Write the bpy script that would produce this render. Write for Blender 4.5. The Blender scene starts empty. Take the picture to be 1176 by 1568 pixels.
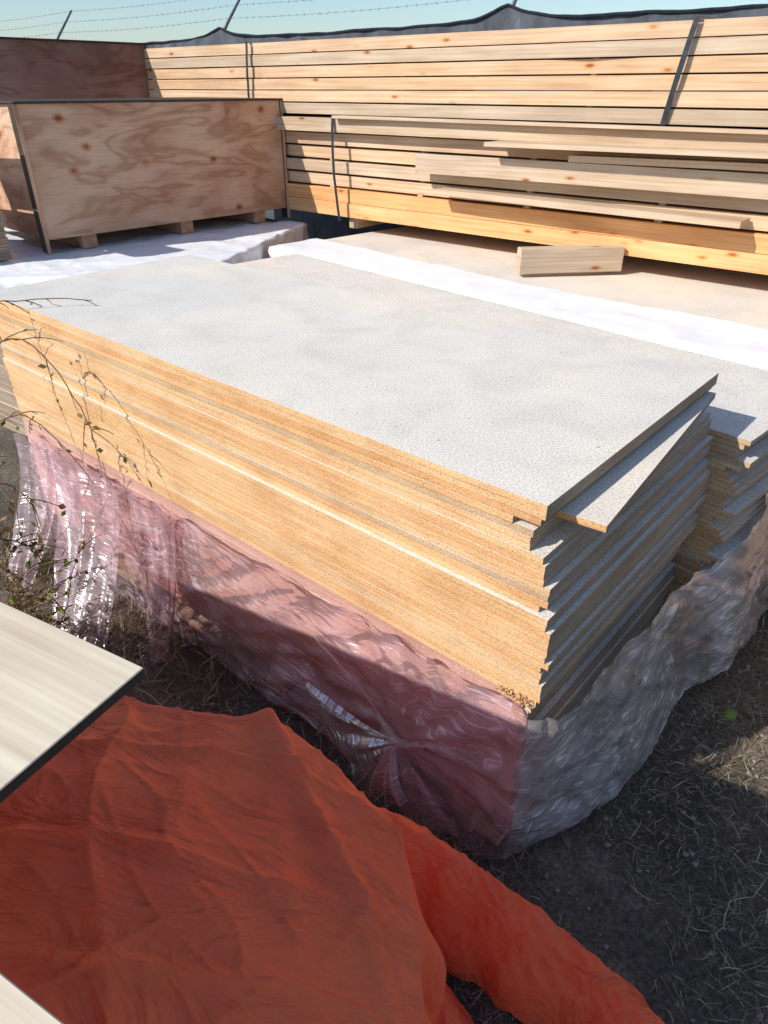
import bpy, math, random
from mathutils import Vector, noise as mn
random.seed(7)
R=random.random
def U(a,b): return a+(b-a)*R()
sc=bpy.context.scene
# ------------------------------------------------------------------ helpers
def nz(x,y,z=0.0): return mn.noise(Vector((x,y,z)))
def ridge(x,y,z=0.0): return 1-abs(nz(x,y,z))*2
class MB:
    def __init__(s): s.v=[];s.f=[];s.m=[];s.uv=[];s.r=[]
    def face(s,idx,m,uv,r): s.f.append(idx);s.m.append(m);s.uv.append(uv);s.r.append(r)
    def box(s,o,ax,ay,az,L,W,T,mt=0,ms=1,n=1,jit=0.0,r=None,seed=0,zj=0.0,me=None):
        """o corner; ax length dir, ay width dir, az up."""
        if r is None: r=R()
        if me is None: me=ms
        o=Vector(o);ax=Vector(ax);ay=Vector(ay);az=Vector(az)
        b=len(s.v)
        u0=R()*50
        for i in range(n+1):
            t=L*i/n
            ja=jit*nz(t*2.3+seed*7.1,seed*3.3); jb=jit*nz(t*2.1+seed*5.7,seed*1.3+9)
            jz=zj*nz(t*0.9,seed*0.21+4)
            for (w,h,j) in ((0,0,ja),(W,0,jb),(W,T,jb),(0,T,ja)):
                s.v.append(o+ax*t+ay*(w+j)+az*(h+jz))
        for i in range(n):
            a=b+4*i;c=a+4;t0=u0+L*i/n;t1=u0+L*(i+1)/n
            s.face((a,a+3,c+3,c),ms,((t0,0),(t0,T),(t1,T),(t1,0)),r)
            s.face((a+1,c+1,c+2,a+2),ms,((t0,0),(t1,0),(t1,T),(t0,T)),r)
            s.face((a+3,a+2,c+2,c+3),mt,((t0,0),(t0,W),(t1,W),(t1,0)),r)
            s.face((a,c,c+1,a+1),mt,((t0,0),(t1,0),(t1,W),(t0,W)),r)
        s.face((b,b+1,b+2,b+3),me,((0,0),(W,0),(W,T),(0,T)),r)
        e=b+4*n
        s.face((e,e+3,e+2,e+1),me,((0,0),(0,T),(W,T),(W,0)),r)
    def grid(s,fn,nu,nv,m=0,r=0.5,su=1,sv=1,mf=None):
        b=len(s.v)
        for i in range(nu+1):
            for j in range(nv+1): s.v.append(Vector(fn(i/nu,j/nv)))
        for i in range(nu):
            for j in range(nv):
                a=b+i*(nv+1)+j;c=a+nv+1
                q=lambda x,y:(x/nu*su,y/nv*sv)
                s.face((a,c,c+1,a+1),m if mf is None else mf(i/nu),(q(i,j),q(i+1,j),q(i+1,j+1),q(i,j+1)),r)
    def tube(s,pts,rad,k=6,m=0,r=0.5):
        b=len(s.v);n=len(pts)
        for i,p in enumerate(pts):
            p=Vector(p)
            d=(Vector(pts[min(i+1,n-1)])-Vector(pts[max(i-1,0)])).normalized()
            a=d.cross(Vector((0.13,0.31,0.94))).normalized();c=d.cross(a)
            rr=rad[i] if isinstance(rad,(list,tuple)) else rad
            for j in range(k):
                t=2*math.pi*j/k; s.v.append(p+a*math.cos(t)*rr+c*math.sin(t)*rr)
        for i in range(n-1):
            for j in range(k):
                A=b+i*k+j;B=b+i*k+(j+1)%k
                s.face((A,B,B+k,A+k),m,((0,0),(1,0),(1,1),(0,1)),r)
        s.face(tuple(b+j for j in range(k))[::-1],m,tuple((0,0) for j in range(k)),r)
        s.face(tuple(b+(n-1)*k+j for j in range(k)),m,tuple((0,0) for j in range(k)),r)
    def make(s,name,mats,smooth=False,parent=None,bevel=0):
        me=bpy.data.meshes.new(name); me.from_pydata([tuple(v) for v in s.v],[],s.f)
        for m in mats: me.materials.append(m)
        uvl=me.uv_layers.new(name='UVMap')
        flat=[c for f in s.uv for p in f for c in p]
        uvl.data.foreach_set('uv',flat)
        at=me.attributes.new('rnd','FLOAT','FACE'); at.data.foreach_set('value',s.r)
        me.polygons.foreach_set('material_index',s.m)
        me.polygons.foreach_set('use_smooth',[smooth]*len(s.f))
        me.update()
        ob=bpy.data.objects.new(name,me); sc.collection.objects.link(ob)
        if parent: ob.parent=parent
        if bevel:
            b=ob.modifiers.new('bevel','BEVEL'); b.width=bevel; b.segments=1; b.limit_method='ANGLE'
        return ob
# ------------------------------------------------------------------ node helpers
def newmat(name,rough=0.85):
    m=bpy.data.materials.new(name); m.use_nodes=True
    nt=m.node_tree; b=nt.nodes['Principled BSDF']; b.inputs['Roughness'].default_value=rough
    b.inputs['Specular IOR Level'].default_value=0.3
    return m,nt,b
def tc(nt,which='Object'): return nt.nodes.new('ShaderNodeTexCoord').outputs[which]
def mapg(nt,vec,scale=(1,1,1),loc=(0,0,0),rot=(0,0,0)):
    n=nt.nodes.new('ShaderNodeMapping'); nt.links.new(vec,n.inputs['Vector'])
    n.inputs['Scale'].default_value=scale;n.inputs['Location'].default_value=loc;n.inputs['Rotation'].default_value=rot
    return n.outputs[0]
def noi(nt,vec,scale,detail=3,rough=0.55,dist=0):
    n=nt.nodes.new('ShaderNodeTexNoise'); nt.links.new(vec,n.inputs['Vector'])
    n.inputs['Scale'].default_value=scale;n.inputs['Detail'].default_value=detail
    n.inputs['Roughness'].default_value=rough;n.inputs['Distortion'].default_value=dist
    return n.outputs['Fac']
def vor(nt,vec,scale,out='Distance'):
    n=nt.nodes.new('ShaderNodeTexVoronoi'); nt.links.new(vec,n.inputs['Vector']); n.inputs['Scale'].default_value=scale
    return n.outputs[out]
def ramp(nt,fac,stops):
    n=nt.nodes.new('ShaderNodeValToRGB'); nt.links.new(fac,n.inputs[0])
    e=n.color_ramp.elements
    while len(e)<len(stops): e.new(0.5)
    for i,(p,c) in enumerate(stops):
        e[i].position=p
        if not isinstance(c,(tuple,list)): c=(c,c,c)
        e[i].color=(c[0],c[1],c[2],1)
    return n.outputs[0]
def mix(nt,fac,a,b,mode='MIX'):
    n=nt.nodes.new('ShaderNodeMix'); n.data_type='RGBA'; n.blend_type=mode
    for k,x in ((0,fac),(6,a),(7,b)):
        if isinstance(x,(int,float)): n.inputs[k].default_value=x
        elif isinstance(x,tuple): n.inputs[k].default_value=(x[0],x[1],x[2],1)
        else: nt.links.new(x,n.inputs[k])
    return n.outputs[2]
def attr(nt,name='rnd'):
    n=nt.nodes.new('ShaderNodeAttribute'); n.attribute_name=name; return n.outputs['Fac']
def bump(nt,b,h,strength=0.3,dist=0.01):
    n=nt.nodes.new('ShaderNodeBump'); nt.links.new(h,n.inputs['Height'])
    n.inputs['Strength'].default_value=strength;n.inputs['Distance'].default_value=dist
    nt.links.new(n.outputs[0],b.inputs['Normal']); return n.outputs[0]
def col(nt,b,c): nt.links.new(c,b.inputs['Base Color'])
# ------------------------------------------------------------------ materials
def mat_board_top(name):
    m,nt,b=newmat(name,0.92); o=tc(nt)
    big=noi(nt,o,0.9,2,0.55,0.3)
    c=ramp(nt,big,[(0.32,(0.64,0.61,0.55)),(0.5,(0.70,0.65,0.57)),(0.66,(0.76,0.68,0.565))])
    st=noi(nt,o,4,3,0.6,0.6)
    c=mix(nt,0.38,c,ramp(nt,st,[(0.35,0.82),(0.5,0.99),(0.65,1.1)]),'MULTIPLY')
    fine=noi(nt,o,150,2,0.8)
    c=mix(nt,0.95,c,ramp(nt,fine,[(0.32,0.58),(0.5,1.0),(0.7,1.2)]),'MULTIPLY')
    v=vor(nt,o,110)
    c=mix(nt,0.5,c,ramp(nt,v,[(0.08,0.55),(0.2,1.0)]),'MULTIPLY')
    d=vor(nt,o,8)
    c=mix(nt,0.8,c,ramp(nt,d,[(0.0,0.25),(0.03,0.4),(0.045,1.0)]),'MULTIPLY')
    col(nt,b,c); return m
def mat_board_edge(name,c1,c2,c3):
    m,nt,b=newmat(name,0.9); o=tc(nt); uv=tc(nt,'UV')
    r=attr(nt)
    c=ramp(nt,r,[(0.0,c1),(0.5,c2),(1.0,c3)])
    s=noi(nt,mapg(nt,uv,(2.0,160,1)),1.0,3,0.6)
    c=mix(nt,0.45,c,ramp(nt,s,[(0.3,0.75),(0.65,1.12)]),'MULTIPLY')
    f=noi(nt,o,230,2,0.8)
    c=mix(nt,0.85,c,ramp(nt,f,[(0.34,0.5),(0.5,0.98),(0.68,1.25)]),'MULTIPLY')
    L=noi(nt,mapg(nt,o,(1,1,2.5)),3.2,3,0.65)
    c=mix(nt,0.6,c,ramp(nt,L,[(0.35,(0.78,0.70,0.62)),(0.6,(1.08,1.1,1.14))]),'MULTIPLY')
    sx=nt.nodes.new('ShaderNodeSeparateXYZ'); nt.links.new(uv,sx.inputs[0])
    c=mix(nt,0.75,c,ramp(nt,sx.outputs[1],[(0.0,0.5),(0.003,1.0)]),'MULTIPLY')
    col(nt,b,c); bump(nt,b,f,0.5,0.004); return m
M_top=mat_board_top('particle_board_face')
M_edge=mat_board_edge('particle_board_edge',(0.68,0.37,0.16),(0.78,0.48,0.23),(0.76,0.52,0.29))
M_edgeG=mat_board_edge('particle_board_edge_weathered',(0.52,0.38,0.24),(0.60,0.43,0.26),(0.54,0.37,0.22))
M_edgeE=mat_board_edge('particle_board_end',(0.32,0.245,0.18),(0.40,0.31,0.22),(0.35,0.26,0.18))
M_edgeP=mat_board_edge('board_edge_pink',(0.64,0.40,0.33),(0.70,0.45,0.37),(0.60,0.35,0.30))
def mat_lumber(name,ca,cb,cc,grain=1.0,knots=True):
    m,nt,b=newmat(name,0.75); uv=tc(nt,'UV'); r=attr(nt)
    c=ramp(nt,r,[(0.0,ca),(0.5,cb),(1.0,cc)])
    g=noi(nt,mapg(nt,uv,(1.2,55,1)),1.0,4,0.6,0.4)
    c=mix(nt,0.65*grain,c,ramp(nt,g,[(0.3,(0.62,0.55,0.48)),(0.65,(1.1,1.08,1.05))]),'MULTIPLY')
    L=noi(nt,mapg(nt,uv,(1.5,6,1)),1.0,2,0.6)
    c=mix(nt,0.6,c,ramp(nt,L,[(0.3,(0.78,0.68,0.58)),(0.7,(1.12,1.12,1.12))]),'MULTIPLY')
    if knots:
        k=vor(nt,mapg(nt,uv,(3.2,9.0,1)),1.0)
        c=mix(nt,1.0,c,ramp(nt,k,[(0.0,(0.38,0.16,0.07)),(0.07,(0.6,0.32,0.17)),(0.12,(0.95,0.78,0.62)),(0.2,(1,1,1))]),'MULTIPLY')
    col(nt,b,c); return m
M_lum=mat_lumber('lumber_pine',(0.62,0.42,0.26),(0.70,0.50,0.33),(0.56,0.42,0.30))
M_lumO=mat_lumber('lumber_fresh',(0.80,0.42,0.18),(0.82,0.47,0.22),(0.78,0.46,0.23))
M_lumG=mat_lumber('lumber_weathered',(0.54,0.42,0.30),(0.62,0.49,0.36),(0.50,0.41,0.31))
def mat_ply(name,tint,knot=1.0,ring=26):
    m,nt,b=newmat(name,0.7); uv=tc(nt,'UV')
    w=noi(nt,mapg(nt,uv,(0.9,3.2,1)),1.4,3,0.5,0.9)
    sn=nt.nodes.new('ShaderNodeMath'); sn.operation='MULTIPLY'; nt.links.new(w,sn.inputs[0]); sn.inputs[1].default_value=ring
    s2=nt.nodes.new('ShaderNodeMath'); s2.operation='SINE'; nt.links.new(sn.outputs[0],s2.inputs[0])
    m3=nt.nodes.new('ShaderNodeMapRange'); nt.links.new(s2.outputs[0],m3.inputs[0]); m3.inputs[1].default_value=-1;m3.inputs[2].default_value=1
    c=ramp(nt,m3.outputs[0],[(0.0,(tint[0]*.82,tint[1]*.72,tint[2]*.66)),(0.35,tint),(1.0,tuple(min(1,x*1.1) for x in tint))])
    g=noi(nt,mapg(nt,uv,(3,110,1)),1.0,3,0.6)
    c=mix(nt,0.6,c,ramp(nt,g,[(0.3,0.75),(0.65,1.1)]),'MULTIPLY')
    L=noi(nt,mapg(nt,uv,(1.3,2.2,1)),1.0,3,0.6)
    c=mix(nt,0.8,c,ramp(nt,L,[(0.35,(0.82,0.62,0.52)),(0.62,(1.1,1.1,1.1))]),'MULTIPLY')
    k=vor(nt,mapg(nt,uv,(3.0,4.2,1)),1.0)
    c=mix(nt,knot,c,ramp(nt,k,[(0.0,(0.3,0.13,0.08)),(0.05,(0.5,0.24,0.14)),(0.10,(0.85,0.62,0.5)),(0.17,(1,1,1))]),'MULTIPLY')
    col(nt,b,c); return m
M_ply=mat_ply('plywood',(0.56,0.37,0.25))
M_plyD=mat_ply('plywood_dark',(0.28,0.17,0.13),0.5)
M_plyL=mat_lumber('plywood_light',(0.70,0.62,0.47),(0.74,0.66,0.52),(0.70,0.62,0.48),0.8,False)
def simple(name,c,rough=0.7,metal=0):
    m,nt,b=newmat(name,rough); o=tc(nt)
    n=noi(nt,o,14,3,0.6)
    cc=mix(nt,1.0,c,ramp(nt,n,[(0.3,0.75),(0.7,1.15)]),'MULTIPLY'); col(nt,b,cc)
    b.inputs['Metallic'].default_value=metal; return m
M_dark=simple('dark_edge',(0.06,0.045,0.035))
M_strap=simple('strap_black',(0.03,0.035,0.045),0.4)
M_steel=simple('galvanised_steel',(0.16,0.17,0.19),0.5,0.3)
M_bark=simple('dead_stem',(0.20,0.12,0.07))
M_leaf=simple('leaf_green',(0.16,0.25,0.035),0.5)
M_leafd=simple('leaf_dry',(0.34,0.23,0.09),0.8)
def mat_film(name,tint,fac_lo,fac_hi,trans_col,crease=0.45,rot=0.62,glm=0.75):
    m=bpy.data.materials.new(name); m.use_nodes=True; nt=m.node_tree
    for n in list(nt.nodes):
        if n.type=='BSDF_PRINCIPLED': nt.nodes.remove(n)
    out=[n for n in nt.nodes if n.type=='OUTPUT_MATERIAL'][0]
    o=tc(nt); uv=tc(nt,'UV')
    n1=noi(nt,o,3.2,2,0.6,1.2)
    k1=noi(nt,mapg(nt,uv,(1.1,6.5,1),rot=(0,0,rot)),1.0,3,0.62,1.6)
    a=nt.nodes.new('ShaderNodeMath');a.operation='SUBTRACT';nt.links.new(k1,a.inputs[0]);a.inputs[1].default_value=0.5
    b=nt.nodes.new('ShaderNodeMath');b.operation='ABSOLUTE';nt.links.new(a.outputs[0],b.inputs[0])
    cr=ramp(nt,b.outputs[0],[(0.0,0.9),(0.006,0.45),(0.03,0.0)])
    msk=ramp(nt,n1,[(0.42,0.0),(0.58,1.0)])
    cr=mix(nt,1.0,cr,msk,'MULTIPLY')
    bmp=nt.nodes.new('ShaderNodeBump'); bmp.inputs['Strength'].default_value=0.7; bmp.inputs['Distance'].default_value=0.04
    nt.links.new(k1,bmp.inputs['Height'])
    df=nt.nodes.new('ShaderNodeBsdfDiffuse'); df.inputs[0].default_value=(*tint,1)
    gl=nt.nodes.new('ShaderNodeBsdfGlossy'); gl.inputs['Roughness'].default_value=0.24; gl.inputs[0].default_value=(0.95,0.92,0.92,1)
    nt.links.new(bmp.outputs[0],gl.inputs['Normal'])
    fr=nt.nodes.new('ShaderNodeFresnel'); fr.inputs[0].default_value=1.45; nt.links.new(bmp.outputs[0],fr.inputs['Normal'])
    frm=nt.nodes.new('ShaderNodeMath'); frm.operation='MULTIPLY_ADD'; nt.links.new(fr.outputs[0],frm.inputs[0]); frm.inputs[1].default_value=glm; frm.inputs[2].default_value=0.03; frm.use_clamp=True
    tp=nt.nodes.new('ShaderNodeBsdfTransparent'); tp.inputs[0].default_value=(*trans_col,1)
    f0=ramp(nt,n1,[(0.35,fac_lo),(0.68,fac_hi)])
    fac=mix(nt,crease,f0,cr,'ADD')
    b=nt.nodes.new('ShaderNodeMixShader'); nt.links.new(fac,b.inputs[0]); nt.links.new(tp.outputs[0],b.inputs[1]); nt.links.new(df.outputs[0],b.inputs[2])
    c=nt.nodes.new('ShaderNodeMixShader'); nt.links.new(frm.outputs[0],c.inputs[0]); nt.links.new(b.outputs[0],c.inputs[1]); nt.links.new(gl.outputs[0],c.inputs[2])
    nt.links.new(c.outputs[0],out.inputs[0]); return m
M_film=mat_film('plastic_film',(0.82,0.64,0.70),0.10,0.28,(0.98,0.89,0.92),0.6,0.55)
M_filmT=mat_film('plastic_film_thin',(0.82,0.68,0.72),0.08,0.20,(0.98,0.93,0.95),0.35,1.2,0.35)
M_filmC=mat_film('plastic_film_clear',(0.84,0.78,0.76),0.18,0.44,(0.96,0.94,0.94),0.7,-0.7)
def mat_white():
    m,nt,b=newmat('white_plastic',0.38); o=tc(nt)
    n=noi(nt,o,5,3,0.6,1.0); c=ramp(nt,n,[(0.3,(0.78,0.80,0.83)),(0.7,(0.86,0.87,0.88))]); col(nt,b,c); bump(nt,b,n,0.15,0.02); return m
M_filmW=mat_white()
def mat_tarp():
    m,nt,b=newmat('tarp_fabric',0.75); o=tc(nt); b.inputs['Specular IOR Level'].default_value=0.2
    n=noi(nt,o,3,3,0.6)
    c=ramp(nt,n,[(0.3,(0.98,0.145,0.06)),(0.7,(1.0,0.19,0.075))])
    f=noi(nt,o,55,3,0.75)
    c=mix(nt,0.4,c,ramp(nt,f,[(0.3,0.85),(0.7,1.1)]),'MULTIPLY')
    w=noi(nt,mapg(nt,o,(3,8,3),rot=(0,0,0.9)),1.0,4,0.6,1.6)
    col(nt,b,c)
    b1=nt.nodes.new('ShaderNodeBump'); nt.links.new(w,b1.inputs['Height']); b1.inputs['Strength'].default_value=0.7; b1.inputs['Distance'].default_value=0.05
    nt.links.new(b1.outputs[0],b.inputs['Normal'])
    return m
M_tarp=mat_tarp()
def mat_ground():
    m,nt,b=newmat('ground_soil',0.95); o=tc(nt)
    n=noi(nt,o,2.2,5,0.65); c=ramp(nt,n,[(0.3,(0.075,0.06,0.048)),(0.55,(0.13,0.105,0.08)),(0.75,(0.24,0.195,0.145))])
    f=noi(nt,o,60,3,0.7); c=mix(nt,0.9,c,ramp(nt,f,[(0.3,0.45),(0.5,1.0),(0.72,1.9)]),'MULTIPLY')
    col(nt,b,c); bump(nt,b,f,0.8,0.02); return m
M_ground=mat_ground()
def mat_straw():
    m,nt,b=newmat('straw',0.8); r=attr(nt)
    c=ramp(nt,r,[(0.0,(0.07,0.055,0.035)),(0.4,(0.19,0.15,0.09)),(0.8,(0.42,0.34,0.22)),(1.0,(0.66,0.57,0.42))]); col(nt,b,c); return m
M_straw=mat_straw()
def mat_mesh():
    m,nt,b=newmat('shade_mesh',0.8); o=tc(nt)
    n=noi(nt,mapg(nt,o,(1,1,0.4)),5,4,0.6,0.5)
    col(nt,b,ramp(nt,n,[(0.3,(0.05,0.055,0.065)),(0.6,(0.10,0.11,0.13)),(0.8,(0.18,0.2,0.22))])); bump(nt,b,n,0.6,0.03); return m
M_mesh=mat_mesh()

# ------------------------------------------------------------------ ground
mb=MB()
def gh(x,y): return 0.025*nz(x*1.3,y*1.3)+0.012*nz(x*5,y*5,3)
def gfn(u,v):
    x=-6+12*u;y=-3+14*v
    e=min(u,1-u,v,1-v)*8; e=min(1,e)
    return (x,y,gh(x,y)*e)
mb.grid(gfn,160,180)
S=400
x0,x1,y0,y1=-6,6,-3,11
for (xa,xb,ya,yb) in ((-S,x0,-S,S),(x1,S,-S,S),(x0,x1,-S,y0),(x0,x1,y1,S)):
    b0=len(mb.v); mb.v+= [Vector((xa,ya,0)),Vector((xb,ya,0)),Vector((xb,yb,0)),Vector((xa,yb,0))]
    mb.face((b0,b0+1,b0+2,b0+3),0,((0,0),(1,0),(1,1),(0,1)),0.5)
mb.make('ground',[M_ground],smooth=True)

# ------------------------------------------------------------------ main stack frame
A=Vector((0.397,1.441,0)); e1=Vector((-0.757,0.653,0)).normalized(); e2=Vector((0.653,0.757,0)).normalized(); Z=Vector((0,0,1))
def P(s,d,z): return A+e1*s+e2*d+Z*z
LEN=3.15; WID=1.22; TOPZ=1.434
st=MB()
T=0.0217
z=0.17
def perp(ax):
    ay=Vector((-ax.y,ax.x,0)); return ay if ay.dot(e2)>0 else -ay
grp={}
while z<TOPZ-0.001-T*0.5:
    k=round((TOPZ-z)/T)      # k=1 is the top sheet
    ms=1; rv=min(1,max(0,0.5+1.0*nz(k*0.45,3.7)+U(-.12,.12)))
    jo=U(-0.0013,0.0013); js=U(-0.002,0.002)
    g=k//3
    if g not in grp: grp[g]=U(-0.016,0.014)
    if k<=2: so=0.0; off=jo
    elif k==3: so=0.012; off=0.002
    elif k==4: so=0.02; off=0.0
    elif k==5: so=0.03; off=0.004; ms=2
    elif k<=7: so=0.035+js; off=0.004+jo
    elif k<=11: so=-0.015+grp[g]+js; off=0.001+jo
    elif k<=15: so=-0.03+grp[g]+js; off=0.003+jo; ms=2 if k==13 else 1
    elif k<=17: so=-0.05+js; off=-0.012+(k-16)*0.003
    elif k<=22: so=-0.052+grp[g]+js; off=-0.008+jo
    elif k<=30: so=-0.062+grp[g]+js; off=-0.005+jo
    else: ms=3; so=-0.02+grp[g]; off=0.004+jo
    if k==4:
        ax=(e1-e2*0.09).normalized()
        st.box(P(-0.112,0.113,TOPZ-k*T),ax,perp(ax),Z,0.17,1.09,T-0.002,0,1,n=6,jit=0.003,seed=4,me=4)
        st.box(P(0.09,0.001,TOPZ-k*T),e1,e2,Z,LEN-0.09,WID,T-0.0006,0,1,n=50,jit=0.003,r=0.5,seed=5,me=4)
    else:
        rot=U(-0.0005,0.0005)
        ax=(e1+e2*rot).normalized()
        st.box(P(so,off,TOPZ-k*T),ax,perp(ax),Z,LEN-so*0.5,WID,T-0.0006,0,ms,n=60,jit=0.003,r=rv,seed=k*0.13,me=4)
    z+=T
for q in range(110):
    s_=U(-0.05,0.07); zz=U(0.775,0.805); l=U(0.004,0.013)
    v=Vector((U(-1,1),U(-1,1),U(-1,1))).normalized(); w_=v.cross(Vector((U(-1,1),U(-1,1),U(-1,1)))).normalized()
    st.box(P(s_,-0.010+U(-.006,.004),zz),v,w_,v.cross(w_),l,l*.6,l*.25,1,1)
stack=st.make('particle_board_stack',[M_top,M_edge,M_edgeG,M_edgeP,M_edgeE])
sk=MB()
for s_ in (0.12,1.1,2.1,2.95):
    sk.box(P(s_,0.01,0.0),e2,e1,Z,WID-0.02,0.09,0.169,0,0,r=R())
for d_ in (0.03,1.1):
    sk.box(P(0.02,d_,0.0),e1,e2,Z,LEN-.05,0.09,0.03,0,0,r=R())
sk.make('wooden_pallet',[M_lumG],bevel=0.003)

# ------------------------------------------------------------------ second stack
n2=Vector((0.733,0.68,0)).normalized(); l2=Vector((-0.68,0.733,0)).normalized()
Bo=Vector((1.336,2.285,0)); TZ2=1.2
s2=MB(); k=0; z=TZ2
while z>0.2:
    k+=1; z-=T
    so=[0,-0.0,0.02,0.035,0.03,-0.02,0.01,0.06,0.05,0.02][k%10]+U(-0.008,0.008)
    if k==1: so=0
    s2.box(Bo+l2*so+n2*U(0,0.012)+Z*z,l2,n2,Z,3.85,0.81,T-0.0015,0,2 if k<6 else 1,n=20,jit=0.006,seed=k+50,me=3)
s2.make('particle_board_stack',[M_top,M_edge,M_edgeG,M_edgeE])
sk=MB()
for s_ in (0.15,1.2,2.4,3.5):
    sk.box(Bo+l2*s_+n2*0.02,n2,l2,Z,0.77,0.09,z,0,0)
sk.make('wooden_pallet',[M_lumG],bevel=0.003)

# ------------------------------------------------------------------ third stack (under the lumber)
C3=Bo+n2*0.87
s3=MB(); z=1.175
while z>0.16:
    s3.box(C3+l2*(-1.6+U(-.01,.01))+n2*U(0,0.01)+Z*(z-0.03),l2,n2,Z,5.85,2.6,0.0285,0,1,n=6,jit=0.004)
    z-=0.03
for s_ in (-1.4,0.2,1.8,3.5):
    s3.box(C3+l2*s_+n2*0.02,n2,l2,Z,2.5,0.09,z,0,1)
s3.make('particle_board_stack',[M_top,M_edge])
fw=MB()
def fn(u,v):
    s_=-1.6+5.88*u
    w=0.50+0.34*max(0,1-u*1.6)+0.04*nz(s_*1.7,2.0)+0.012*nz(s_*7,2.0)
    wr=0.008*ridge(s_*2.2,v*2.0,1)+0.004*ridge(s_*6,v*3,5)
    if v<0.25:
        t=v/0.25
        return C3+l2*s_+n2*(-0.02-0.02*nz(s_*6,t))+Z*(1.18-0.30*(1-t)+0.01*nz(s_*4,0))
    t=(v-0.25)/0.75
    return C3+l2*s_+n2*(-0.02+w*t)+Z*(1.182+abs(wr)*min(1,t*4+0.2))
fw.grid(fn,240,30)
fw.make('white_plastic_film',[M_filmW],smooth=True)

# ------------------------------------------------------------------ platform under the crates, white film on top
poly=[Vector(p) for p in ((-1.30,4.95,0),(-0.76,7.1,0),(-2.2,8.7,0),(-5.2,6.6,0),(-2.62,4.75,0))]
pf=MB()
cen=sum(poly,Vector())/5
zz=0.0
while zz<1.17:
    b0=len(pf.v); sc_=1+U(-.004,.004); th=0.028; n_=5; rr=R()
    for h in (zz,zz+th):
        for p in poly: pf.v.append(cen+(p-cen)*sc_+Z*h)
    for j in range(n_):
        a=b0+j;b_=b0+(j+1)%n_
        Lk=(poly[(j+1)%n_]-poly[j]).length
        pf.face((a,b_,b_+n_,a+n_),1,((0,0),(Lk,0),(Lk,th),(0,th)),rr)
    pf.face(tuple(b0+n_+j for j in range(n_)),0,tuple((0,0) for j in range(n_)),rr)
    zz+=0.03
pf.make('particle_board_stack',[M_top,M_edgeE])
fl=MB()
cor=[poly[4],poly[0],poly[1],Vector((-4.2,7.2,0))]
def fn(u,v):
    uu=min(max((u-0.06)/0.88,0),1); vv=max((v-0.08)/0.92,0)
    p=(cor[0].lerp(cor[1],uu)).lerp(cor[3].lerp(cor[2],uu),vv)
    z=1.20+0.010*abs(ridge(p.x*3,p.y*3))+0.005*ridge(p.x*7,p.y*7,4)
    out=0
    if u>0.94: t=(u-0.94)/0.06; z-=0.30*t; out=0.03+0.03*nz(p.y*8,t*2); p=p+Vector((0.9,-0.3,0))*out; z+=0.07*math.sin(t*3.14)*(1+nz(p.y*9,3))
    if v<0.08: t=1-v/0.08; z-=0.30*t; p=p+Vector((0.3,-0.9,0))*(0.03+0.03*nz(p.x*8,t*2))
    if u<0.06: t=1-u/0.06; z-=0.2*t
    return (p.x,p.y,z)
fl.grid(fn,130,110)
fl.make('white_plastic_film',[M_filmW],smooth=True)

# ------------------------------------------------------------------ plastic wrap round the lower half of the main stack
fm=MB()
def wrap_fn(u,v):
    t=u*5.3
    d=max(0,t-3.12)
    if t<3.0:
        s_=3.0-t; base=A+e1*s_; nrm=-e2
        top=0.775-0.012*s_; flare=0.010+0.03*(1-v)
        if s_>1.5: flare+=0.05*(s_-1.5)*(1-v)
    elif t<3.12:
        a=(t-3.0)/0.12; base=A.copy(); nrm=(-e2*(1-a)-e1*a).normalized(); top=0.775; flare=0.022+0.05*v*a+0.02*(1-v)
    else:
        base=A+e2*d; nrm=-e1
        top=0.775-0.10*min(1,d/1.25)
        if d>1.2: top=0.675+0.16*min(1,(d-1.2)/0.5)
        flare=0.075-0.05*(1-v)*(1-min(1,d/.3))+ 0.10*(1-v)**0.8*min(1,d/0.5)
        if d>1.1: base=base-e1*0.10*min(1,(d-1.1)/.3)
    z0=0.07+0.05*nz(t*2,7)
    ztop=top+0.022*nz(t*3.1,1.7)+0.014*nz(t*11,3)
    z=z0+(ztop-z0)*v
    kx=t-2.64; kz=z-0.42
    ang=math.atan2(kz,kx); rr=math.hypot(kx,kz)
    fold=0.018*ridge(t*2.0+z*3.5,z*1.2,1)+0.014*ridge(t*5-z*8,z*2,2)+0.007*ridge(t*14+z*14,z*4,3)
    if d>0: fold+=0.024*ridge(t*2.0+z*5.5,z*.8,11)+0.014*ridge(t*6+z*11,z*1.0,12)+0.006*ridge(t*15+z*22,z*1.0,15)
    if t<3.1:
        fold+=0.030*math.exp(-rr*1.5)*math.sin(ang*13+2*nz(rr*4,1))*min(1,rr*5)
        fold+=0.07*math.exp(-((kx)**2/0.012+kz*kz/0.02))
    off=max(0.014+flare+fold*0.7,0.012)
    return base+nrm*off+Z*z
fm.grid(wrap_fn,640,64,su=5.3,sv=0.7,mf=lambda u:1 if u*5.3>3.06 else 0)
fm.make('plastic_wrap',[M_film,M_filmC],smooth=True)
fp=MB()
def flap(s0,s1,z0,out,drift,seed):
    def f(u,v):
        s_=s0+(s1-s0)*u + drift*(v**1.3)
        s_=s_+ (0.5-u)*(s1-s0)*0.45*v
        o=0.05+out*(v**1.5)+0.035*math.sin(u*9+seed+v*2)*(0.3+v)*0.6+0.03*ridge(u*5+seed,v*1.2)
        z=max(z0*(1-v)+0.02*v+0.05*nz(u*3,seed),0.03)
        return A+e1*s_-e2*o+Z*z
    fp.grid(f,60,50,su=s1-s0,sv=0.8)
flap(1.62,1.98,0.75,0.16,-0.08,1.0)
flap(2.05,2.75,0.75,0.40,-0.35,2.3)
flap(2.70,3.1,0.72,0.30,-0.1,4.1)
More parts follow.
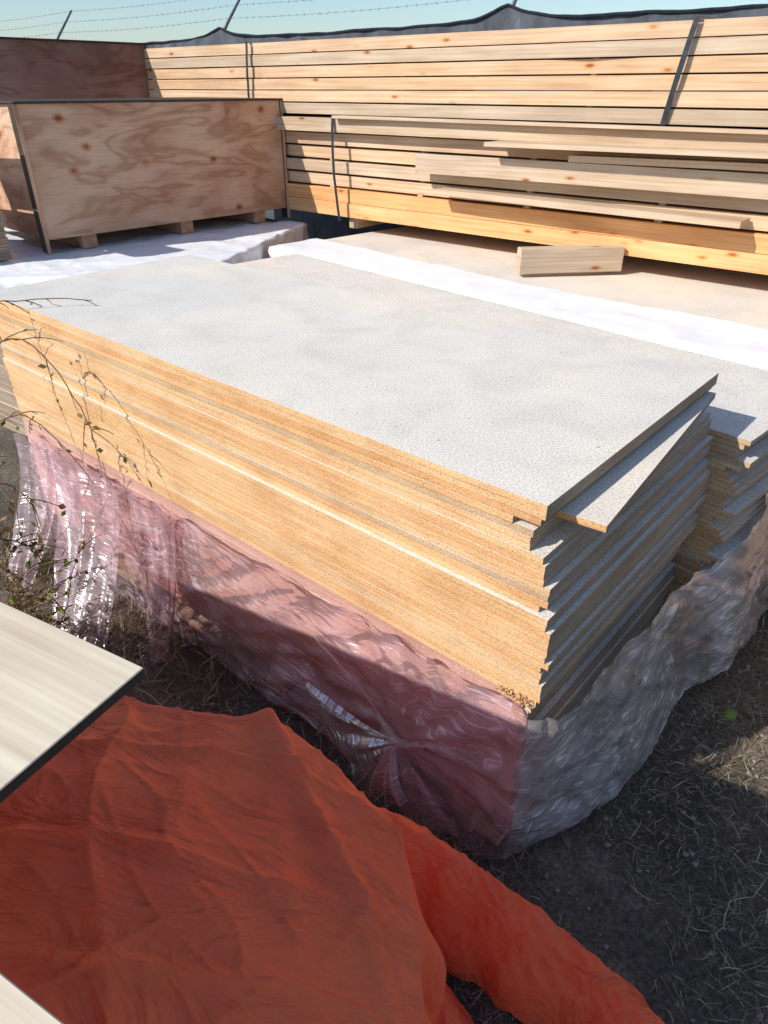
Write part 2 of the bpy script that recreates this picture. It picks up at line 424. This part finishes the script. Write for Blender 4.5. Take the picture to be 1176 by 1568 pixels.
# gathered film round the knot: fan below/left plus two tails
K=(0.36,0.12,0.42)
fan=[(0.86,0.06,0.33),(0.80,0.10,0.24),(0.62,0.13,0.13),(0.42,0.14,0.07),(0.22,0.12,0.06),(0.06,0.09,0.12)]
def fn(u,v):
    x=u*(len(fan)-1); j=min(int(x),len(fan)-2); f=x-j
    q=[fan[j][k]*(1-f)+fan[j+1][k]*f for k in range(3)]
    ed=1+0.12*nz(u*9,3)
    g=[K[k]*(1-v*ed)+q[k]*v*ed for k in range(3)]
    r=0.013*math.sin(u*27+3*nz(u*5,v))*min(1,v*4)*(0.5+0.6*v)+0.012*nz(u*16,v*1.5)*min(1,v*3)+0.02*math.sin(v*math.pi)
    return P(g[0],-(g[1]+r),max(0.03,g[2]))
fp.grid(fn,150,30,m=2,su=1.4,sv=0.5)
def tail(ds,z1,w,seed):
    def f(u,v):
        return P(K[0]+ds*v+(u-.5)*w*(0.25+0.9*v),-(K[1]+0.03+0.04*math.sin(v*2.5)+0.014*math.sin(u*8+seed)),K[2]+(z1-K[2])*v+0.02*nz(u*4,v*3,seed))
    fp.grid(f,24,24,m=0,su=w*2,sv=0.5)
tail(0.03,0.16,0.09,1); tail(-0.06,0.22,0.06,5)
def rope(pts,r,seed):
    n=60
    path=[]
    for i in range(n+1):
        x=i/n*(len(pts)-1); j=min(int(x),len(pts)-2); f=x-j
        q=[pts[j][k]*(1-f)+pts[j+1][k]*f for k in range(3)]
        path.append(P(q[0]+0.008*nz(i*.4,seed+6),-q[1]+0.006*nz(i*.3,seed),q[2]+0.014*nz(i*.25,seed+3)))
    fp.tube(path,[r*(0.35+0.9*abs(nz(i*.35,seed+9))+1.6*math.exp(-((i/n-1)**2)*60)) for i in range(n+1)],8,2)
rope([(1.25,0.045,0.73),(0.85,0.06,0.60),(0.55,0.075,0.49),(0.36,0.13,0.42)],0.009,1)
rope([(-0.02,0.04,0.56),(0.15,0.06,0.49),(0.36,0.13,0.42)],0.008,5)
fp.make('plastic_film',[M_film,M_filmC,M_filmT],smooth=True)

# ------------------------------------------------------------------ lumber
ln=Vector((0.64,0.768,0)).normalized(); ll=Vector((0.768,-0.64,0)).normalized()
O=ln*4.97
def LP(s,d,z): return O+ll*s+ln*d+Z*z
lu=MB()
zb=2.105
for r_ in range(6):
    for c_ in range(10):
        j=U(-0.004,0.004)+(U(-0.016,0.016) if c_==0 else 0)
        s0=-7.4+U(-.02,.02); L=9.0
        lu.box(LP(s0,c_*0.107+j,zb+r_*0.0905+U(0,.001)),(ll+Z*U(-.0005,.0005)).normalized(),ln,Z,L,0.1,0.082,0,0 if (r_+c_)%4 else 2,n=18 if c_==0 else 1,jit=0.018 if c_==0 else 0,seed=r_*20+c_)
    if r_<5:
        for q in range(6): lu.box(LP(-7.2+q*1.6,0.03,zb+r_*0.0905+0.0835),ln,ll,Z,1.0,0.04,0.0068,2,2)
rows=[(1.30,0.115,1,0.0),(1.418,0.11,1,0.004),(1.545,0.088,0,0.03),(1.652,0.09,2,0.015),(1.76,0.092,0,0.04),(1.868,0.092,0,0.02),(1.975,0.105,2,-0.07)]
for r_,(zr,h,m_,dd) in enumerate(rows):
    for c_ in range(7):
        lu.box(LP(-7.0+U(-.02,.02),dd+c_*0.15+U(-.006,.006),zr),ll,ln,Z,8.6,0.14,h,m_,m_,n=14 if c_==0 else 1,jit=0.01,seed=100+r_*9+c_)
    if r_<6:
        for q in range(9):
            lu.box(LP(-6.8+q*1.0,dd+0.02,zr+h),ln,ll,Z,0.95,0.05,rows[r_+1][0]-zr-h,2,2)
lu.box(LP(-3.71,-0.13,1.725),(ll+Z*0.004+ln*0.012).normalized(),ln,Z,4.9,0.04,0.135,2,2,n=12,jit=0.01,seed=301)
lu.box(LP(-3.5,-0.17,1.585),(ll-Z*0.004-ln*0.01).normalized(),ln,Z,2.3,0.19,0.04,2,2,n=8,jit=0.01,seed=302)
lu.box(LP(-2.4,-0.14,1.87),(ll+Z*0.012+ln*0.01).normalized(),ln,Z,3.6,0.14,0.04,2,2,n=8,jit=0.01,seed=303)
lu.box(LP(-3.0,-0.27,1.945),(ll+Z*0.008).normalized(),ln,Z,4.4,0.25,0.028,2,2,n=8,jit=0.01,seed=305)
lu.box(LP(-4.6,-0.13,2.082),(ll-Z*0.003).normalized(),ln,Z,6.0,0.10,0.02,2,2,n=8,jit=0.01,seed=304)
lum=lu.make('lumber_stack',[M_lum,M_lumO,M_lumG],bevel=0.003)
bk=MB()
bk.box((0.933,4.94,1.20),(0.99,0.12,0),(-0.12,0.99,0),Z,0.74,0.09,0.165,0,0,n=4,jit=.004)
bk.make('wood_block',[M_lumG],bevel=0.004)
bk=MB()
for s_ in (-6.2,-4.6,-0.2):
    bk.box(LP(s_,0.05,1.20),ln,ll,Z,1.0,0.09,0.098,0,0)
bk.make('wood_block',[M_lumG],bevel=0.004)
def strap(name,s,z0,z1,d,slant,slack=0.0,w=0.03):
    m=MB()
    def f(u,v):
        z=z0+(z1-z0)*u
        return LP(s+slant*u+w*v,d-0.004-slack*math.sin(u*math.pi)-0.004*nz(u*9,s),z)
    m.grid(f,24,1)
    m.grid(lambda u,v: LP(s+slant+w*v,d-0.004+1.05*u,z1+0.004),4,1)
    o=m.make(name,[M_strap]); o.parent=lum
strap('strap_1',-1.86,2.10,2.652,-0.025,0.09,0.01,0.035)
strap('strap_2',-5.76,2.10,2.652,-0.025,0.03,0.01,0.03)
strap('strap_3',-4.60,1.28,2.09,-0.085,-0.05,0.03,0.03)

# ------------------------------------------------------------------ crates
def crate(name,fl_,L,D,z0,H,mat,leg=0.13):
    cx=Vector((0.69,0.724,0)).normalized(); cy=Vector((-0.724,0.69,0)).normalized()
    m=MB(); o=Vector((fl_[0],fl_[1],0))+Z*z0
    def q(x,y,z): return o+cx*x+cy*y+Z*z
    t=0.018
    m.box(q(0.03,0,leg),cx,cy,Z,L-0.06,t,H-leg,0,0,n=10,jit=0.006,seed=3)
    m.box(q(0.03,D-t,leg),cx,cy,Z,L-0.06,t,H-leg,0,0)
    m.box(q(0.03,t+0.001,leg),cy,cx,Z,D-2*t-.002,t,H-leg-0.002,0,0)
    m.box(q(L-0.03-t,t+0.001,leg),cy,cx,Z,D-2*t-.002,t,H-leg-0.002,0,0)
    m.box(q(0.0,-0.022,H+0.001),cx,cy,Z,L,D+0.04,0.014,1,1)
    for x in (0.0,L-0.03):
        for y in (-0.012,D-0.02): m.box(q(x,y,0.01),Z,cy,cx,H-0.012,0.09,0.029,1,0)
    for x in (0.3,L*0.5,L-0.4): m.box(q(x,0.02,0),cy,cx,Z,D-0.05,0.12,leg-0.002,0,0)
    return m.make(name,[mat,M_dark,M_lumG],bevel=0.002)
crate('plywood_crate',(-2.56,5.52),2.38,1.25,1.215,0.99,M_ply,0.10)
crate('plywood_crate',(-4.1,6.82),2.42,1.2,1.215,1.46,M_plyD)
m=MB(); zz=1.225
while zz<1.72:
    m.box(Vector((-2.93,5.10,zz))+Vector((U(-.01,.01),0,0)),(-0.757,0.653,0),(0.653,0.757,0),Z,1.0,0.30,0.02,0,1,jit=.004); zz+=0.0215
m.make('plywood_offcut_stack',[M_top,M_edgeE])
m=MB()
m.box(Vector((-2.72,5.0,1.95)),(-0.757,0.653,0),(0.653,0.757,0),Z,1.0,0.24,0.16,0,0)
m.box(Vector((-2.93,5.14,1.745)),Z,(-0.757,0.653,0),(0.653,0.757,0),0.2,0.09,0.09,0,0)
m.box(Vector((-3.4,5.58,1.745)),Z,(-0.757,0.653,0),(0.653,0.757,0),0.2,0.09,0.09,0,0)
m.make('wooden_bracket',[M_ply],bevel=0.004)

# ------------------------------------------------------------------ fence
OF=ln*6.99
def FP(s,d,z): return OF+ll*s+ln*d+Z*z
fe=bpy.data.objects.new('mesh_fence',None); sc.collection.objects.link(fe)
posts=[-4.32+4.3*i for i in range(-5,4)]
def ftop(s):
    d=min(abs(s-p) for p in posts)
    return 2.845+0.12*math.exp(-(d/0.30)**1.2)+0.03*nz(s*1.1,4)+0.012*nz(s*4,1)
m=MB()
def fn(u,v):
    s_=-27+40*u
    return FP(s_,0.03+0.05*nz(s_*0.8,v*2,3)+0.02*nz(s_*4,v*3),0.02+(ftop(s_)-0.02)*v)
m.grid(fn,520,14); m.make('shade_mesh',[M_mesh],smooth=True,parent=fe)
m=MB()
m.tube([FP(-27+40*i/520,0.02,ftop(-27+40*i/520)) for i in range(521)],0.012,5); m.make('mesh_hem',[M_strap],parent=fe)
m=MB()
for p in posts:
    m.tube([FP(p,0.09,-0.05),FP(p,0.09,2.95)],0.03,10)
    m.tube([FP(p,0.09,2.93),FP(p,0.17,3.02),FP(p+0.03,0.47,3.38)],[0.026,0.02,0.014],8)
m.make('posts',[M_steel],smooth=True,parent=fe)
m=MB()
for q,(d,z) in enumerate(((0.2,3.07),(0.33,3.22),(0.46,3.37))):
    pts=[]
    for i in range(401):
        s_=-27+40*i/400; dd=min(abs(s_-p) for p in posts)
        pts.append(FP(s_,d,z-0.03*math.sin(min(dd/2.15,1)*1.57)))
    m.tube(pts,0.0015,4)
    s_=-24
    while s_<4:
        dd=min(abs(s_-p) for p in posts); c=FP(s_,d,z-0.03*math.sin(min(dd/2.15,1)*1.57))
        for w in range(2):
            v=Vector((U(-1,1),U(-1,1),U(-1,1))).normalized()*0.018
            m.tube([c-v,c+v],0.0015,3)
        s_+=0.13
m.make('barbed_wire',[M_steel],parent=fe)

# ------------------------------------------------------------------ near stack: boards and tarp
a_=Vector((-0.88,0.476,0)).normalized(); b_=Vector((-0.476,-0.88,0)).normalized()
cB=Vector((-0.33,0.70,0))
m=MB(); m.box(cB+Z*1.602,a_,b_,Z,2.44,1.22,0.019,0,1,n=30,jit=0.003,seed=9)
m.make('plywood_board',[M_plyL,M_dark],bevel=0.0015)
m=MB(); m.box(Vector((-0.06,0.165,1.585)),a_,b_,Z,1.5,0.4,0.019,0,0,n=10,jit=0.003)
m.make('plywood_board',[M_plyL,M_dark],bevel=0.0015)
m=MB(); zz=0.1
while zz<1.57:
    m.box(cB+a_*(0.50+U(0,.01))+b_*0.16+Z*zz,a_,b_,Z,1.85,0.95,0.028,0,1); zz+=0.03
for x in (0.6,1.4,2.2): m.box(cB+a_*x+b_*0.18,b_,a_,Z,0.9,0.09,0.099,0,1)
m.make('particle_board_stack',[M_top,M_edge])
Cc=Vector((-0.80,0.45,1.30))
sil=[(0,(-1.25,0.85,1.15),(-1.27,.93)),(0,(-0.85,1.0,1.2),(-.86,1.08)),(0,(-0.538,1.045,1.21),(-.53,1.13)),(0,(-0.278,1.045,1.16),(-.25,1.14)),(0,(-0.122,0.985,1.085),(-.08,1.06)),
     (0,(-0.07,0.935,1.04),(-.02,1.0)),(0,(0.025,0.86,0.99),(.06,.92)),(0,(0.072,0.68,0.95),(.12,.72)),(0,(0.085,0.50,0.92),(.14,.52)),(0,(0.09,0.28,0.92),(.15,.28)),(0,(0.08,0.0,0.92),(.14,-.02)),(0,(-0.25,-0.35,0.92),(-.22,-.42))]
def lerp_sil(t):
    x=t*(len(sil)-1); i=min(int(x),len(sil)-2); f=x-i
    def g(j): return sil[max(0,min(len(sil)-1,j))]
    def cr(a,b,c,d): return 0.5*((2*b)+(-a+c)*f+(2*a-5*b+4*c-d)*f*f+(-a+3*b-3*c+d)*f**3)
    s_=[cr(g(i-1)[1][k],g(i)[1][k],g(i+1)[1][k],g(i+2)[1][k]) for k in range(3)]
    q=[cr(g(i-1)[2][k],g(i)[2][k],g(i+1)[2][k],g(i+2)[2][k]) for k in range(2)]
    return Vector(s_),Vector((q[0],q[1],0.02))
def crease(x,y,seed,ang,f1,f2,p=3):
    c,s=math.cos(ang),math.sin(ang)
    a=abs(nz((x*c+y*s)*f1+nz(x*2,y*2,seed)*0.7,(-x*s+y*c)*f2,seed))
    return max(0,1-a*4)**p
tp=MB()
def fn(u,v):
    S_,G=lerp_sil(u)
    out=Vector((S_.x-Cc.x,S_.y-Cc.y,0)).normalized()
    if v<0.62:
        t=v/0.62
        p=Cc.lerp(S_,t); p.z=Cc.z+(S_.z-Cc.z)*(t**2.3)
    else:
        t=(v-0.62)/0.38
        p=S_.lerp(G,t**0.8); p.z=S_.z+(G.z-S_.z)*(t**1.25)
        rip=math.sin(u*46+2.5*nz(u*7,t*1.5))*0.035*min(1,t*2.5)+0.02*nz(u*30,t*3)*min(1,t*3)
        p=p+out*rip
    x,y,zq=p
    w=0.040*nz(x*2.6,y*2.6,zq*1.5)+0.016*crease(x,y,1,0.9,2.0,0.7)+0.013*crease(x,y,5,0.2,3.4,1.0)+0.012*crease(x,y,9,1.6,5.5,1.6)+0.006*crease(x,y,13,2.4,9,3)+0.005*crease(x,y,17,0.7,15,5)+0.006*nz(x*9,y*9,zq*6)
    # a long turned-over fold running down from the far edge
    dline=(x+0.20)*0.86+(y-0.95)*0.5
    w+=0.022*math.exp(-(dline/0.018)**2)*min(1,max(0,(y-0.45)*3)) + 0.018/(1+math.exp(-dline/0.012))*min(1,max(0,(y-0.45)*3))
    fade=min(1,v*3)
    nrm=(out*max(0,(v-0.35))*1.5+Z*max(0.0,1-v*1.2)).normalized()
    return p+nrm*(w-0.016)*fade
tp.grid(fn,460,260)
ridgeL=[Vector(p) for p in ((-0.30,1.22,0.70),(-0.10,1.24,0.56),(0.105,1.22,0.45),(0.25,1.14,0.385),(0.392,1.06,0.34),(0.556,0.95,0.29),(0.708,0.80,0.24),(0.84,0.62,0.18),(0.95,0.40,0.1))]
def cpath(pts,t):
    x=t*(len(pts)-1); i=min(int(x),len(pts)-2); f=x-i
    g=lambda j: pts[max(0,min(len(pts)-1,j))]
    a,b,c,d=g(i-1),g(i),g(i+1),g(i+2)
    return 0.5*((2*b)+(-a+c)*f+(2*a-5*b+4*c-d)*f*f+(-a+3*b-3*c+d)*f**3)
def fn(u,v):
    c=cpath(ridgeL,u); c2=cpath(ridgeL,min(1,u+0.01)); c1=cpath(ridgeL,max(0,u-0.01))
    d=(c2-c1); d.z=0; d.normalize(); sd=Vector((d.y,-d.x,0))
    if sd.y>0: sd=-sd
    w=(v-0.42)
    if w<0: x=-0.06*(-w/0.42)**0.7; h=c.z*(1-(-w/0.42)**2.2)
    else:
        t=w/0.58; x=0.115*t**0.8*(1+0.45*nz(u*6,2)); h=c.z*(1-t**1.5)
    h+=0.022*ridge(u*9+v*3,v*3)+0.014*ridge(u*21-v*6,v*7,4)+0.012*max(0,1-abs(nz(u*13+v*2,v*1.2,6))*6)
    x+=0.02*nz(u*14,v*4)
    return Vector((c.x,c.y,0))+sd*x+Z*max(h,0.015)
tp.grid(fn,300,80)
r3=[Vector(p) for p in ((-0.05,1.0,0.35),(0.10,0.92,0.22),(0.17,0.80,0.18),(0.2,0.68,0.2),(0.24,0.5,0.16),(0.3,0.2,0.16))]
def fn(u,v):
    c=cpath(r3,u); d=cpath(r3,min(1,u+.01))-cpath(r3,max(0,u-.01)); d.z=0; d.normalize(); sd=Vector((-d.y,d.x,0))
    w=v*2-1
    h=c.z*(1-abs(w)**1.8)+0.04*ridge(u*7,v*3,8)+0.02*ridge(u*16,v*7,2)
    return Vector((c.x,c.y,0))+sd*w*0.12+Z*max(0.015,h)
tp.grid(fn,140,60)
tarp=tp.make('orange_tarp',[M_tarp],smooth=True)

# ------------------------------------------------------------------ weeds
wd=MB()
def stem(pts,r0,r1,leaf=0.5,twigs=6):
    P_=[Vector(p) for p in pts]; n=26
    path=[cpath(P_,i/n)+Vector((0.012*nz(i*.7,r0*900),0.012*nz(i*.6,7),0.012*nz(i*.8,3))) for i in range(n+1)]
    wd.tube(path,[r0+(r1-r0)*i/n for i in range(n+1)],5,0)
    for k in range(twigs):
        i=int(U(6,n-1)); b=path[i]; dr=(path[min(n,i+1)]-path[i-1]).normalized()
        v=(dr*0.7+Vector((U(-1,1),U(-1,1),U(-.7,.9)))*0.8).normalized(); L=U(0.07,0.2)
        tw=[b+v*L*t+Vector((0,0,-0.05*t*t)) for t in (0,0.25,.5,.75,1)]
        wd.tube(tw,[0.0025,0.0022,0.002,0.0016,0.0012],4,0)
        for q in tw[1:]:
            if R()<leaf:
                a=Vector((U(-1,1),U(-1,1),U(-1,.3))).normalized(); c=a.cross(Vector((U(-1,1),U(-1,1),U(-1,1)))).normalized()
                L2=U(0.015,0.045); W2=L2*0.3; b0=len(wd.v)
                wd.v+=[q,q+a*L2*.5+c*W2,q+a*L2,q+a*L2*.5-c*W2]
                wd.face((b0,b0+1,b0+2,b0+3),1 if R()<0.45 else 2,((0,0),(1,0),(1,1),(0,1)),R())
stem([(-1.95,2.5,0),(-1.9,2.6,0.7),(-1.75,2.75,1.25),(-1.5,2.80,1.42),(-1.25,2.62,1.25),(-1.15,2.5,1.08)],0.005,0.002,0.35,16)
stem([(-1.95,2.5,0),(-1.85,2.55,0.6),(-1.7,2.6,1.0),(-1.5,2.65,1.15),(-1.32,2.6,1.0)],0.005,0.002,0.5,16)
stem([(-2.0,2.45,0),(-1.9,2.4,0.5),(-1.75,2.4,0.85),(-1.55,2.4,0.98),(-1.38,2.4,0.85)],0.004,0.002,0.8,22)
stem([(-2.0,2.6,0),(-1.95,2.8,0.9),(-1.85,3.05,1.42),(-1.62,3.2,1.475),(-1.35,3.25,1.46)],0.004,0.002,0.25,10)
stem([(-1.95,2.3,0),(-1.8,2.3,0.4),(-1.6,2.3,0.75),(-1.4,2.3,0.72)],0.004,0.002,0.9,22)
for k in range(26): stem([(-1.7+U(-.4,.3),2.2+U(-.4,.4),0),(-1.6+U(-.2,.2),2.25+U(-.2,.2),0.3),(-1.45+U(-.25,.2),2.2+U(-.3,.3),0.5+U(-.2,.25))],0.003,0.0012,0.8,10)
wd.make('weed_plant',[M_bark,M_leaf,M_leafd])

# ------------------------------------------------------------------ dry grass litter, pebbles, leaf
gr=MB()
def blade(x,y,upr,ls=1.0):
    L=U(0.03,0.10)*ls; a=U(0,6.283); d=Vector((math.cos(a),math.sin(a),0)); w=U(0.0006,0.0015)*(1+0.4*(ls-1)); sd=Vector((-d.y,d.x,0))*w
    z0=gh(x,y)+0.002; p=Vector((x,y,z0)); el=U(0.02,0.35) if R()>upr else U(0.4,1.2)
    up=L*math.sin(el); ho=L*math.cos(el); bend=U(-0.3,0.3)
    mid=p+d*ho*0.5+Z*(up*0.65)+sd.normalized()*bend*L*0.4; end=p+d*ho+Z*up*(0.9)
    b0=len(gr.v); r=R()**1.9
    gr.v+=[p-sd,p+sd,mid-sd,mid+sd,end]
    gr.face((b0,b0+1,b0+3,b0+2),0,((0,0),(1,0),(1,1),(0,1)),r); gr.face((b0+2,b0+3,b0+4),0,((0,0),(1,0),(1,1)),r)
def inside(x,y):
    v=Vector((x,y,0))-A; s_=v.dot(e1); d=v.dot(e2)
    return -0.02<s_<LEN and 0<d<WID
cnt=0
while cnt<32000:
    q=R()
    if q<0.62: x=U(0.1,2.8);y=U(0.5,4.0)
    else: x=U(-2.8,0.4);y=U(0.9,3.6)
    if inside(x,y): continue
    if nz(x*2.2,y*2.2,5)<U(-0.4,0.3): continue
    blade(x,y,0.15 if x>0 else 0.6,1.0 if x>0 else 1.9); cnt+=1
gr.make('dry_grass',[M_straw])
pb=MB()
for i in range(1100):
    x=U(0.3,2.6);y=U(0.6,3.6)
    if inside(x,y): continue
    r=U(0.003,0.013); c=Vector((x,y,gh(x,y)+r*0.3)); b0=len(pb.v)
    for v in ((1,0,0),(0,1,0),(-1,0,0),(0,-1,0),(0,0,.7),(0,0,-.7)): pb.v.append(c+Vector(v)*r*U(.7,1.2))
    rr=R()
    for f in ((0,1,4),(1,2,4),(2,3,4),(3,0,4),(1,0,5),(2,1,5),(3,2,5),(0,3,5)): pb.face(tuple(b0+k for k in f),0,((0,0),(1,0),(1,1)),rr)
pb.make('pebbles',[simple('pebble',(0.3,0.27,0.24))])
lf=MB()
def fn(u,v):
    w=0.022*math.sin(math.pi*u)**0.8
    return Vector((1.42,2.02,0.06))+Vector((0.9,0.3,0.1))*0.07*u+Vector((-0.3,0.9,0.2))*w*(v-.5)*2+Z*0.006*math.cos((v-.5)*3)
lf.grid(fn,10,4); lf.make('green_leaf',[M_leaf],smooth=True)

# ------------------------------------------------------------------ light, sky, camera
el=math.radians(38); sh=Vector((-0.885,-0.465)).normalized()
sv=Vector((sh.x*math.cos(el),sh.y*math.cos(el),math.sin(el)))
sun=bpy.data.lights.new('sun','SUN'); sun.energy=5.0; sun.angle=math.radians(0.53); sun.color=(1.0,0.95,0.87)
so=bpy.data.objects.new('sun',sun); sc.collection.objects.link(so); so.rotation_mode='QUATERNION'; so.rotation_quaternion=sv.to_track_quat('Z','Y')
w=bpy.data.worlds.new('World'); sc.world=w; w.use_nodes=True; nt=w.node_tree
sky=nt.nodes.new('ShaderNodeTexSky'); sky.sky_type='NISHITA'; sky.sun_disc=False; sky.sun_elevation=el; sky.sun_rotation=math.atan2(sh.x,sh.y)
sky.air_density=1.15; sky.dust_density=0.6; sky.ozone_density=5.0; sky.altitude=0
nt.links.new(sky.outputs[0],nt.nodes['Background'].inputs[0]); nt.nodes['Background'].inputs[1].default_value=0.15
cam=bpy.data.cameras.new('camera'); cam.sensor_fit='VERTICAL'; cam.sensor_height=36; cam.lens=24.34; cam.clip_start=0.02; cam.clip_end=1500
co=bpy.data.objects.new('camera',cam); sc.collection.objects.link(co); co.location=(0,0,2.3); co.rotation_euler=(math.radians(58.5),0,0)
sc.camera=co
sc.view_settings.view_transform='Standard'; sc.view_settings.look='None'; sc.view_settings.exposure=0
